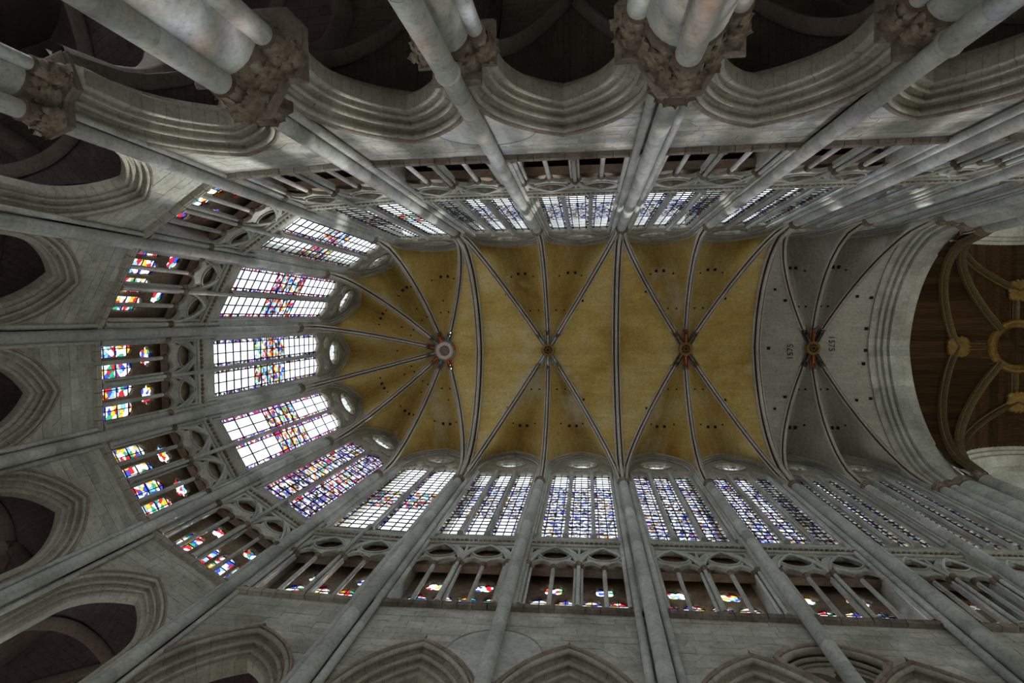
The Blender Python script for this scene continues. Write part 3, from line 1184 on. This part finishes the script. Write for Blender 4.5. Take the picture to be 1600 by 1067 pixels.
def side_cell(t, p, boss, wloc, wang, a, sgn, mat, holes=True):
    """half cell between a rib (springer p -> boss) and one half of a wall arch; sgn = side of the bay"""
    h = ZWA - ZJ
    half = pointed(a + 0.28, h + 0.28, ZJ, 0, 14)[:15]
    wall = []                                      # jamb then arch, springer to apex
    for z in (ZCAP, ZCAP + 2, ZJ - 0.6):
        wall.append((-(a + 0.28), z))
    wall += half

    def w3(s, z):
        s = s if sgn < 0 else -s
        return Vector((wloc[0] + s * cos(wang) - 0.06 * sin(wang), wloc[1] + s * sin(wang) + 0.06 * cos(wang), z))
    W = [w3(s, z) for s, z in wall]
    apex = W[-1]

    def wall_at(z):
        for i in range(len(W) - 1):
            if W[i].z <= z <= W[i + 1].z:
                k = (z - W[i].z) / max(W[i + 1].z - W[i].z, 1e-6)
                return W[i].lerp(W[i + 1], k)
        return apex
    B = Vector((boss[0], boss[1], ZRIDGE))
    rows = []
    N = 34
    # tau where the rib reaches the wall arch apex
    lo, hi = 0.0, 1.0
    for _ in range(40):
        md = (lo + hi) / 2
        if ZCAP + HV * hf(1 - md) < apex.z:
            lo = md
        else:
            hi = md
    t0 = min(lo, 0.72)
    ks = sorted([1 - (1 - i / N) ** 1.35 for i in range(N + 1)] + [t0])
    for k in ks:
        zr = ZCAP + HV * hf(1 - k)
        r = Vector((p[0] + (boss[0] - p[0]) * k, p[1] + (boss[1] - p[1]) * k, zr))
        if k < t0:
            zz = ZCAP + (apex.z - ZCAP) * ((zr - ZCAP) / (ZCAP + HV * hf(1 - t0) - ZCAP))
            q = wall_at(zz)
        else:
            q = apex.lerp(B, (k - t0) / (1 - t0))
        row = []
        for j in range(9):
            f = j / 8
            s = r.lerp(q, f)
            s.z += 0.22 * sin(pi * f) * (1 - k) * min(k * 6, 1)
            row.append(tuple(s))
        rows.append(row)
    for (ri, ci, hr) in ((21, 5, .09), (25, 3, .05), (17, 4, .05)):
        h_ = rows[ri][ci]
        if abs(h_[1]) > 1:
            hole(t, (h_[0], h_[1], h_[2] - 0.03), hr if mat == 'ochre_web' else hr * 1.2)
    return webgrid(t, rows, mat)


def hole(t, p, r=0.09):
    m = MB()
    m.box(-r, r, -r, r, -0.05, 0.03)
    obj('putlog_hole', m, 'hole_shade', t, p)  # dark box on the web, coloured as the shade within a hole


def boss_small(t, x, z=ZRIDGE, r=0.5):
    m = MB()
    m.lathe([(r * 0.95, z - 0.05), (r, z - 0.38), (r * 0.92, z - 0.5), (r * 0.62, z - 0.5), (r * 0.55, z - 0.42), (r * 0.3, z - 0.46), (r * 0.25, z - 0.52), (0.05, z - 0.52)], 24, x, 0, True)
    c = obj('boss', m.mesh('boss', 35), 'gold', t)
    c['label'] = 'round gilt boss pierced with small dark holes'
    for k in range(8):
        a = 2 * pi * k / 8
        m = MB()
        m.lathe([(0.055, z - 0.455), (0.055, z - 0.475)], 10, x + r * 0.45 * cos(a), r * 0.45 * sin(a))
        sub('boss_hole', m, 'hole_shade', c)  # black disc in place of the shade in a piercing
    m = MB()
    m.lathe([(0.1, z - 0.5), (0.1, z - 0.535)], 12, x, 0)
    sub('boss_hole', m, 'hole_shade', c)
    return c


VT = [('ochre_web', 'golden ochre six-part rib vault with gilt boss next to the apse vault'),
      ('ochre_web', 'golden ochre six-part rib vault in the middle, left of the grey vault'),
      ('white_web', 'pale grey six-part rib vault with dated boss beside the crossing arch')]
for v in range(3):
    mat, lab = VT[v]
    xa, xi, xb = XS[2 * v], XS[2 * v + 1], XS[2 * v + 2]
    bx = {0: -2.80, 1: 6.90, 2: 15.45}[v]
    t = thing('rib_vault', lab, 'vault', (0, 0), 0, 0)
    barrel_cell(t, xa, bx, mat)
    barrel_cell(t, xb, bx, mat)
    for sg in (1, -1):
        paint = 'stone' if v == 0 else ('brown_stone' if v == 1 else 'paint_dark')
        rib(t, (xa, sg * VY), (bx, 0), RIBD, paint=paint)
        rib(t, (xb, sg * VY), (bx, 0), RIBD, paint=paint)
        rib(t, (xi, sg * VY), (bx, 0), RIBD, paint='paint_red' if v else 'stone')
        for k in (0, 1):
            i = 2 * v + k
            wl = ((XS[i] + XS[i + 1]) / 2, sg * YW)
            wa = 0.0 if sg > 0 else pi
            a = (XS[i + 1] - XS[i]) / 2 - 0.42
            # springer at the apse side of the bay, then at the crossing side
            side_cell(t, (XS[i], sg * VY), (bx, 0), wl, wa, a, -1 if sg > 0 else 1, mat)
            side_cell(t, (XS[i + 1], sg * VY), (bx, 0), wl, wa, a, 1 if sg > 0 else -1, mat)
        for (fx, fy, r) in ((0.25, 0.72, .1), (-0.28, 0.70, .1), (0.55, 0.45, .07), (-.62, .52, .06), (0.30, 0.62, .05), (-0.16, .76, .06)):
            x = bx + fx * 4.6
            y = sg * fy * VY
            zz = ZCAP + HV * hf(max(fy - 0.16 if abs(fx) < .5 else fy, 0)) - 0.05
            if v == 2:
                r *= 1.25
            if abs(fx) >= .5:
                hole(t, (x, y, zz), r)
    boss_small(t, bx)
    if v == 2:
        for (hx, hy) in ((12.6, 0.0), (13.4, -3.3), (13.4, 3.3), (18.9, -3.4), (18.9, 3.4), (19.0, 0.2), (18.8, 1.1), (18.95, -1.3)):
            hole(t, (hx, hy, ZCAP + HV * hf(hy / VY)), 0.11)
        for dx, txt, rz in ((-1.45, '1575', -pi / 2), (1.25, '1575', pi / 2)):
            cu = bpy.data.curves.new('date', 'FONT')
            cu.body = txt
            cu.size = 0.56
            cu.extrude = 0.01
            cu.align_x = 'CENTER'
            cu.align_y = 'CENTER'
            tmp = bpy.data.objects.new('date', cu)
            COL.objects.link(tmp)
            me = bpy.data.meshes.new_from_object(tmp.evaluated_get(bpy.context.evaluated_depsgraph_get()))
            bpy.data.objects.remove(tmp)
            me.materials.clear()
            o = obj('date_lettering', me, 'iron', t, (bx + dx, 0.25 if dx < 0 else -0.3, ZRIDGE - 0.24))
            o['label'] = 'dark painted date 1575 beside the boss'
            o.rotation_euler = Matrix(((1, 0, 0), (0, -1, 0), (0, 0, -1))).to_euler()
            o.rotation_euler = (pi, 0, rz)
# transverse ribs between the vaults
for i, lab in ((0, 'heavy transverse rib arching between the apse vault and first ochre vault'), (2, 'heavy transverse rib arching between the two ochre vaults'), (4, 'heavy transverse rib arching between ochre and pale grey vaults')):
    t = thing('transverse_rib', lab, 'rib', (0, 0), 0, 0)
    for sg in (1, -1):
        m = MB()
        ribmesh(ribcurve((XS[i], sg * VY), (XS[i], 0), 28), [(x * 1.08, y * 1.12) for x, y in RIBM], m)
        me = m.mesh('rib_half', 50)
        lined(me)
        obj('rib_half', me, 'rib_stone', t)

# apse vault
t = thing('apse_vault', 'golden ochre apse vault with eight ribs meeting at a painted ring boss', 'vault', (0, 0), 0, 0)
BO = (-10.4, 0.0)
NODES = []
for (x, y) in AP:
    if abs(x - XS[0]) < 0.01:
        NODES.append((x - 0.12, y / abs(y) * VY))
    else:
        d = math.hypot(x - ACX, y)
        NODES.append((ACX + (x - ACX) * (d + 0.24) / d, y * (d + 0.24) / d))
for i, p in enumerate(NODES):
    rib(t, p, BO, RIBD, paint='paint_red' if i % 2 else 'paint_blue')
for i in range(7):
    b = [q for q in BAYS if q.wall == 'east' and q.i == i][0]
    a = b.w / 2 - 0.34
    side_cell(t, NODES[i], BO, b.loc, b.ang, a, -1, 'ochre_web')
    side_cell(t, NODES[i + 1], BO, b.loc, b.ang, a, 1, 'ochre_web')
    # small vent holes near the crown of each cell
    d = Vector((b.loc[0] - BO[0], b.loc[1] - BO[1], 0))
    for f, r in ((0.5, .05),):
        hole(t, (BO[0] + d.x * f + d.y * 0.02, BO[1] + d.y * f, 46.0 - 0.02 + 0.1 * 0), r)
barrel_cell(t, XS[0], BO[0], 'ochre_web')
m = MB()
z = ZRIDGE
m.lathe([(0.72, z - 0.1), (0.76, z - 0.3), (0.66, z - 0.46), (0.62, z - 0.52), (0.52, z - 0.56), (0.42, z - 0.53), (0.37, z - 0.46), (0.35, z + 0.3)], 28, BO[0], 0, False)
c = obj('ring_boss', m.mesh('ring_boss', 35), 'rib_stone', t)
c['label'] = 'pale stone ring boss with red and blue painted sides'
for k in range(8):
    a0, a1 = 2 * pi * k / 8, 2 * pi * (k + 1) / 8
    m = MB()
    R = [[(BO[0] + r * cos(a0 + (a1 - a0) * j / 4), r * sin(a0 + (a1 - a0) * j / 4), zz) for r, zz in ((0.78, z - 0.12), (0.80, z - 0.33), (0.70, z - 0.47), (0.64, z - 0.50))] for j in range(5)]
    m.rings(R, False)
    sub('painted_segment', m.mesh('painted_segment', 40), 'paint_red' if k % 2 else 'paint_blue', c)
m = MB()
m.lathe([(0.39, z - 0.475), (0.01, z - 0.46)], 20, BO[0], 0, False)
sub('hollow_shade', m, 'brown_stone', c)  # brown disc across the ring; its dark colour stands for the hollow's shade

# ------------------------------------------------------------------ crossing
t = thing('crossing_arch', 'broad stepped stone arch between the pale vault and wooden crossing vault', 'arch', (0, 0), 0, 0)
XC0 = XS[6]
steps = [(-0.35, -0.1), (-0.35, 0.62), (-0.05, 0.66), (0.0, 0.58), (0.08, 0.58), (0.12, 0.78), (0.30, 0.80), (0.33, 0.70), (0.40, 0.70), (0.44, 0.94), (0.64, 0.96), (0.67, 0.86), (0.74, 0.86), (0.78, 1.12), (1.45, 1.14), (1.6, 1.0), (2.15, 0.9), (2.2, -0.4)]
for sg in (1, -1):
    C = ribcurve((XC0, sg * (VY + 0.55)), (XC0, 0), 30, 0, 1, ZCAP, HV + 0.45)
    NVO = 10
    for v in range(NVO):
        m = MB()
        seg = C[v * 3:v * 3 + 4]
        P = [Vector(p) for p in C]
        R = []
        for i in range(v * 3, v * 3 + 4):
            tg = (P[min(i + 1, 30)] - P[max(i - 1, 0)]).normalized()
            dn = Vector((1, 0, 0)).cross(tg)
            if dn.z > 0:
                dn = -dn
            if i == 0:
                dn = Vector((0, -sg, -0.03))
            if i == 30:
                dn = Vector((0, 0, -1))
            j = 0
            R.append([P[i] + Vector((x, 0, 0)) + dn * (y + j) for x, y in steps])
        m.rings(R, False)
        obj('voussoir', m.mesh('voussoir', 25), 'stone', t)
for sg in (1, -1):
    t = thing('crossing_pier', 'massive clustered crossing pier at the right end of the %s wall' % SIDE[sg], 'pier', (XC0, sg * YW), (sg * pi / 2) - pi / 2, FLOOR)
    s = 1 if sg > 0 else -1
    for (dx, dy, r, zt) in ((0.0, 0.0, 0.26, ZCAP), (0.62, -0.02, 0.30, ZCAP + 0.2), (1.45, 0.05, 0.62, ZCAP + 0.3), (2.3, -0.42, 0.44, ZCAP + 0.35)):
        drums(t, r, s * dx, dy, FLOOR, zt - 0.3, 1.4)
        capital(t, s * dx, dy, r, zt - 0.55, 0.6, 10, 0.14, tiers=1, skip=lambda a: sin(a) > 0.5)
    m = MB()
    m.box(s * 0.1 if s > 0 else -2.6, 2.6 if s > 0 else -0.1, 0.25, 1.9, FLOOR, 44)
    obj('core', m, 'stone', t)

CX, CHF = 28.75, 6.95                              # crossing centre and half width
ZW, HW = ZCAP + 0.2, 8.6
t = thing('crossing_vault', 'brown boarded wooden star vault over the crossing at right edge', 'vault', (0, 0), 0, 0)


def zc(u):
    return ZW + HW * hf(u)


for q in range(4):
    ca, sa = cos(q * pi / 2), sin(q * pi / 2)
    NP = 36
    for k in range(NP):
        u0, u1 = -1 + 2 * k / NP + 0.0012, -1 + 2 * (k + 1) / NP - 0.0012
        dzz = random.uniform(0, 0.012)
        m = MB()
        R = []
        for u in (u0, (u0 + u1) / 2, u1):
            R.append([])
            for j in range(2):
                d = max(abs(u), 0.0) if j == 0 else 1.04
                X, Y = d * CHF, u * CHF
                R[-1].append((CX + X * ca - Y * sa, X * sa + Y * ca, zc(u) + dzz))
        m.rings(R, False)
        obj('plank', m, 'wood', t)
m = MB()
m.box(CX - 7.5, CX + 7.6, -8.2, 8.2, ZRIDGE + 4.2, ZRIDGE + 4.4)
for y0_, y1_ in ((-8.2, -8.0), (8.0, 8.2)):
    m.box(CX - 7.5, CX + 7.6, y0_, y1_, ZRIDGE + 0.9, ZRIDGE + 4.3)
for x0_, x1_ in ((CX - 7.5, CX - 7.3), (CX + 7.4, CX + 7.6)):
    m.box(x0_, x1_, -8.2, 8.2, ZRIDGE + 0.9, ZRIDGE + 4.3)
obj('roof_boards', m, 'wood', t)
RW = [(-.24, -.04), (-.24, .16), (-.15, .22), (-.12, .2), (-.08, .40), (0, .46), (.08, .40), (.12, .2), (.15, .22), (.24, .16), (.24, -.04)]
RING = 1.72
PL = 3.75


def wrib(p, q, zf, k0=0.0, gold=True):
    P = []
    for i in range(21):
        f = i / 20
        x, y = p[0] + (q[0] - p[0]) * f, p[1] + (q[1] - p[1]) * f
        P.append((CX + x, y, zf(x, y)))
    m = MB()
    ribmesh(P, RW, m)
    o = obj('rib', m.mesh('rib', 50), 'rib_wood', t)
    for sx in (-0.2, 0.2):
        m = MB()
        ribmesh(P, [(sx - .022, .2), (sx - .022, .235), (sx + .022, .235), (sx + .022, .2)], m)
        sub('gilt_line', m, 'gold', o)
    return o


def zgroin(x, y):
    u = min(abs(x), abs(y)) / CHF
    return zc(u)


for sx in (1, -1):
    for sy in (1, -1):
        cpt = (sx * CHF, sy * CHF)
        dg = RING / sqrt(2)
        wrib(cpt, (sx * dg, sy * dg), zgroin)
        wrib(cpt, (sx * PL, 0), zgroin)
        wrib(cpt, (0, sy * PL), zgroin)
for a in range(4):
    c_, s_ = round(cos(a * pi / 2)), round(sin(a * pi / 2))
    wrib((c_ * PL, s_ * PL), (c_ * RING, s_ * RING), lambda x, y: ZRIDGE + 0.6)
    m = MB()
    m.prism([(CX + c_ * PL + x, s_ * PL + y) for x, y in ((-.62, -.42), (-.42, -.62), (.42, -.62), (.62, -.42), (.62, .42), (.42, .62), (-.42, .62), (-.62, .42))],
            [(1, ZRIDGE + 0.4), (1.08, ZRIDGE + 0.1), (1.0, ZRIDGE + 0.0), (0.8, ZRIDGE - 0.02)])
    pq = obj('keystone_plaque', m, 'gold', t)
    m = MB()
    for k in range(14):
        aa = 2 * pi * k / 14
        m.lathe([(0.02, ZRIDGE - 0.06), (0.09, ZRIDGE - 0.02), (0.08, ZRIDGE + 0.08)], 8, CX + c_ * PL + 0.66 * cos(aa), s_ * PL + 0.66 * sin(aa))
    sub('plaque_carving', m.mesh('plaque_carving', 50), 'gold', pq)
m = MB()
zr = ZRIDGE + 0.5
m.lathe([(RING + 0.1, zr + 0.3), (RING + 0.12, zr - 0.3), (RING + 0.02, zr - 0.45), (RING - 0.12, zr - 0.42), (RING - 0.2, zr - 0.3), (RING - 0.36, zr - 0.3), (RING - 0.4, zr - 0.38), (RING - 0.46, zr - 0.3), (RING - 0.46, zr + 2.2)], 48, CX, 0, False)
ro = obj('ring', m.mesh('ring', 40), 'gold', t)
m = MB()
for k in range(36):
    aa = 2 * pi * k / 36
    m.lathe([(0.02, zr - 0.36), (0.08, zr - 0.32), (0.06, zr - 0.26)], 6, CX + (RING - 0.28) * cos(aa), (RING - 0.28) * sin(aa))
sub('ring_carving', m, 'gold', ro)
m = MB()
m.lathe([(RING - 0.46, zr + 2.0), (0.02, zr + 2.05)], 24, CX, 0, False)
sub('lantern_boards', m, 'wood', ro)
m = MB()
m.box(CX - 0.25, CX + 0.15, 0.05, 0.5, zr + 1.7, zr + 1.9)
sub('white_hatch', m, 'pale_plaster', ro)
# side arches of the crossing and the transept beyond them
for sg in (1, -1):
    t = thing('transept_arch', 'pale stone arch of the transept at the %s right edge' % SIDE[sg], 'arch', (0, 0), 0, 0)
    for s2 in (1, -1):
        P = [Vector(p) for p in ribcurve((CX + s2 * (CHF + 0.3), sg * 7.3), (CX, sg * 7.3), 24, 0, 1, ZCAP + .2, HW + 0.1)]
        R = []
        for i, p in enumerate(P):
            tg = (P[min(i + 1, 24)] - P[max(i - 1, 0)]).normalized()
            dn = Vector((0, 1, 0)).cross(tg)
            if dn.z > 0:
                dn = -dn
            if i == 0:
                dn = Vector((-s2, 0, -0.03))
            if i == 24:
                dn = Vector((0, 0, -1))
            R.append([p + Vector((0, sg * x, 0)) + dn * y for x, y in ((-.5, -.3), (-.5, .15), (-.3, .2), (-.25, .35), (-.05, .4), (0, .6), (.7, .65), (.75, .3), (1.2, .25), (1.2, -1.5))])
        m = MB()
        m.rings(R, False)
        obj('arch_half', m.mesh('arch_half', 30), 'stone', t)
    m = MB()
    y0, y1 = sorted((sg * 9.45, sg * 24))
    m.box(20.4, 21.9, y0, y1, FLOOR, 47.5)
    m.box(35.6, 37, y0, y1, FLOOR, 47.5)
    m.box(20.4, 37, min(sg * 24, sg * 25), max(sg * 24, sg * 25), 18, 47.5)
    o = obj('wall_transept_%s' % ('south' if sg > 0 else 'north'), m, 'stone')
    o['kind'] = 'structure'
    m = MB()
    m.box(20.4, 37, min(sg * 8.0, sg * 24), max(sg * 8.0, sg * 24), 47.3, 47.8)
    o = obj('ceiling', m, 'stone')
    o['kind'] = 'structure'
m = MB()
m.box(35.6, 37, -8, 8, FLOOR, 47.5)
o = obj('wall_west', m, 'pale_plaster')
o['kind'] = 'structure'

# ------------------------------------------------------------------ aisle and ambulatory vaults


def hp(u, c=0.35):
    u = min(abs(u), 1.0)
    return sqrt(max((1 + c) ** 2 - (u + c) ** 2, 0)) / sqrt((1 + c) ** 2 - c ** 2)


def aisle(b):
    fan = b.kind != 'straight'
    N0, N1 = 1.6, (7.2 if fan else 8.2)
    w0 = b.w / 2 * (1.2 if b.kind == 'apse' else (1.05 if fan else 1))
    w1 = b.w / 2 * (1.9 if b.kind == 'apse' else (1.15 if fan else 1))
    zs, H = ZAB + 0.3, (5.6 if not fan else 5.6)
    lab = 'dark %s vault seen %s' % ('purplish ambulatory' if fan else 'brown aisle', b.where.replace('in the', 'behind the', 1))
    t = thing('aisle_vault', lab, 'vault', b.loc, b.ang, 0)
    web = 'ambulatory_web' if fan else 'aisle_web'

    def P(p, q, u):
        n = N0 + (N1 - N0) * (q + 1) / 2
        ww = w0 + (w1 - w0) * (q + 1) / 2
        return (p * ww, n, zs + H * hp(u))
    for k in range(4):
        rows = []
        for i in range(13):
            u = -1 + 2 * i / 12
            row = []
            for j in range(5):
                d = abs(u) + (1 - abs(u)) * j / 4
                p, q = [(u, d), (d, u), (u, -d), (-d, u)][k]
                row.append(P(p, q, u))
            rows.append(row)
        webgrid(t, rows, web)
    prof = [(-.2, -.05), (-.2, .1), (-.13, .16), (-.1, .28), (0, .34), (.1, .28), (.13, .16), (.2, .1), (.2, -.05)]
    for sx in (-1, 1):
        for sq in (-1, 1):
            pts = [P(sx * (1 - i / 14), sq * (1 - i / 14), 1 - i / 14) for i in range(15)]
            m = MB()
            ribmesh(pts, prof, m)
            obj('rib', m.mesh('rib', 50), 'aisle_rib', t)
    for sx in (-1, 1):
        for sq in (-1, 1):
            pts = [P(sx, sq * (1 - i / 12), 1 - i / 12) for i in range(13)]
            m = MB()
            ribmesh(pts, [(x * 1.5, y * 1.5) for x, y in prof], m)
            obj('transverse_rib', m.mesh('transverse_rib', 50), 'aisle_rib', t)
    m = MB()
    m.lathe([(0.3, zs + H - 0.1), (0.3, zs + H - 0.4), (0.2, zs + H - 0.48)], 14, 0, (N0 + N1) / 2)
    obj('boss', m.mesh('boss', 40), 'aisle_rib', t)
    # outer wall of the aisle, with its tall window opening below the vault
    m = MB()
    yo = N1 + 0.1
    for z0, z1 in ((FLOOR, FLOOR + 2.6), (6.0, 21.6)):
        m.box(-w1 - 0.3, w1 + 0.3, yo, yo + 0.6, z0, z1)
    for sx in (-1, 1):
        m.box(min(sx * w1 * 0.6, sx * (w1 + 0.3)), max(sx * w1 * 0.6, sx * (w1 + 0.3)), yo, yo + 0.6, FLOOR, 9.0)
    m.box(-w1 - 0.2, w1 + 0.2, N0 - 0.1, yo + 0.6, 21.2, 21.45)
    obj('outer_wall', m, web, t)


for b in BAYS:
    aisle(b)

# ------------------------------------------------------------------ blind oculi over the paired arches


def oculus(x, sg, traced, lab):
    t = thing('blind_oculus', lab, 'oculus', (x, sg * YW), 0 if sg > 0 else pi, 17.0)
    R, cz = (1.95, 17.85) if traced else (1.5, 18.4)
    nb = [q for q in BAYS if q.kind == 'straight' and q.side == ('S' if sg > 0 else 'N') and abs(q.loc[0] - x) < 3.2]

    def circ(cx, cz2, rr, n):
        pts = []
        for i in range(n):
            a_ = 2 * pi * i / n
            rad = rr
            while rad > 0.2:
                px, pz = rad * cos(a_), cz2 + rad * sin(a_)
                bad = False
                for q in nb:
                    a, s0, zs, h = arch_dims(q)
                    c = arch_c(a, h)
                    u = px - ((q.loc[0] - x) * (1 if sg > 0 else -1) + s0)
                    if pz > zs and math.hypot(abs(u) + c, pz - zs) < a + c + 0.84:
                        bad = True
                    if pz <= zs and abs(u) < a + 0.84:
                        bad = True
                if not bad:
                    break
                rad -= 0.02
            pts.append((px, pz))
        return pts
    if traced:
        for rr, y, tr, mt in ((R, 0.24, 0.09, 'hood_stone'), (R - 0.19, 0.30, 0.11, 'arch_stone'), (R - 0.36, 0.46, 0.07, 'arch_stone'), (R - 0.46, 0.58, 0.06, 'arch_stone')):
            m = MB()
            m.tube([(xx, y, z) for xx, z in circ(0, cz, rr, 40)], tr, 8, True)
            obj('ring_moulding', m.mesh('ring_moulding', 50), mt, t)
        me = plate('quatrefoil', circ(0, cz, R - 0.3, 40), [foil(0, cz, R - 0.62, 4, rot=pi / 4, n=12)], 0.22, 0.04, 0.72)
        obj('quatrefoil', me, 'arch_stone', t)
        m = MB()
        m.face([(xx, 1.05, z) for xx, z in circ(0, cz, R, 40)])
        m.rings([[(xx, y_, z) for xx, z in circ(0, cz, R, 40)] for y_ in (0.27, 1.05)])
        obj('back_panel', m, 'stone', t)
        for k in range(4):
            a = k * pi / 2
            o = obj('leaf', leaf_mesh(), 'brown_stone', t, (0.62 * cos(a), 0.58, cz + 0.62 * sin(a)), (pi / 2, 0, 0))
            o.scale = (0.7, 0.7, 0.5)
    else:
        m = MB()
        m.tube([(xx, 0.262, z) for xx, z in circ(0, cz, R, 40)], 0.03, 6, True)
        obj('ring_outline', m.mesh('ring_outline', 50), 'stone', t)
        m = MB()
        C = circ(0, cz, R - 0.04, 40)
        m.face([(xx, 0.255, z) for xx, z in C])
        obj('infill_panel', m, 'shaft_stone', t)


oculus(XS[3], 1, True, 'round blind oculus with quatrefoil tracery between lower arches, crossed by a shaft')
oculus(XS[1], 1, False, 'filled-in plain round opening between the lower arches near the apse')
oculus(XS[1], -1, False, 'filled-in plain round opening between the upper arches near the apse')
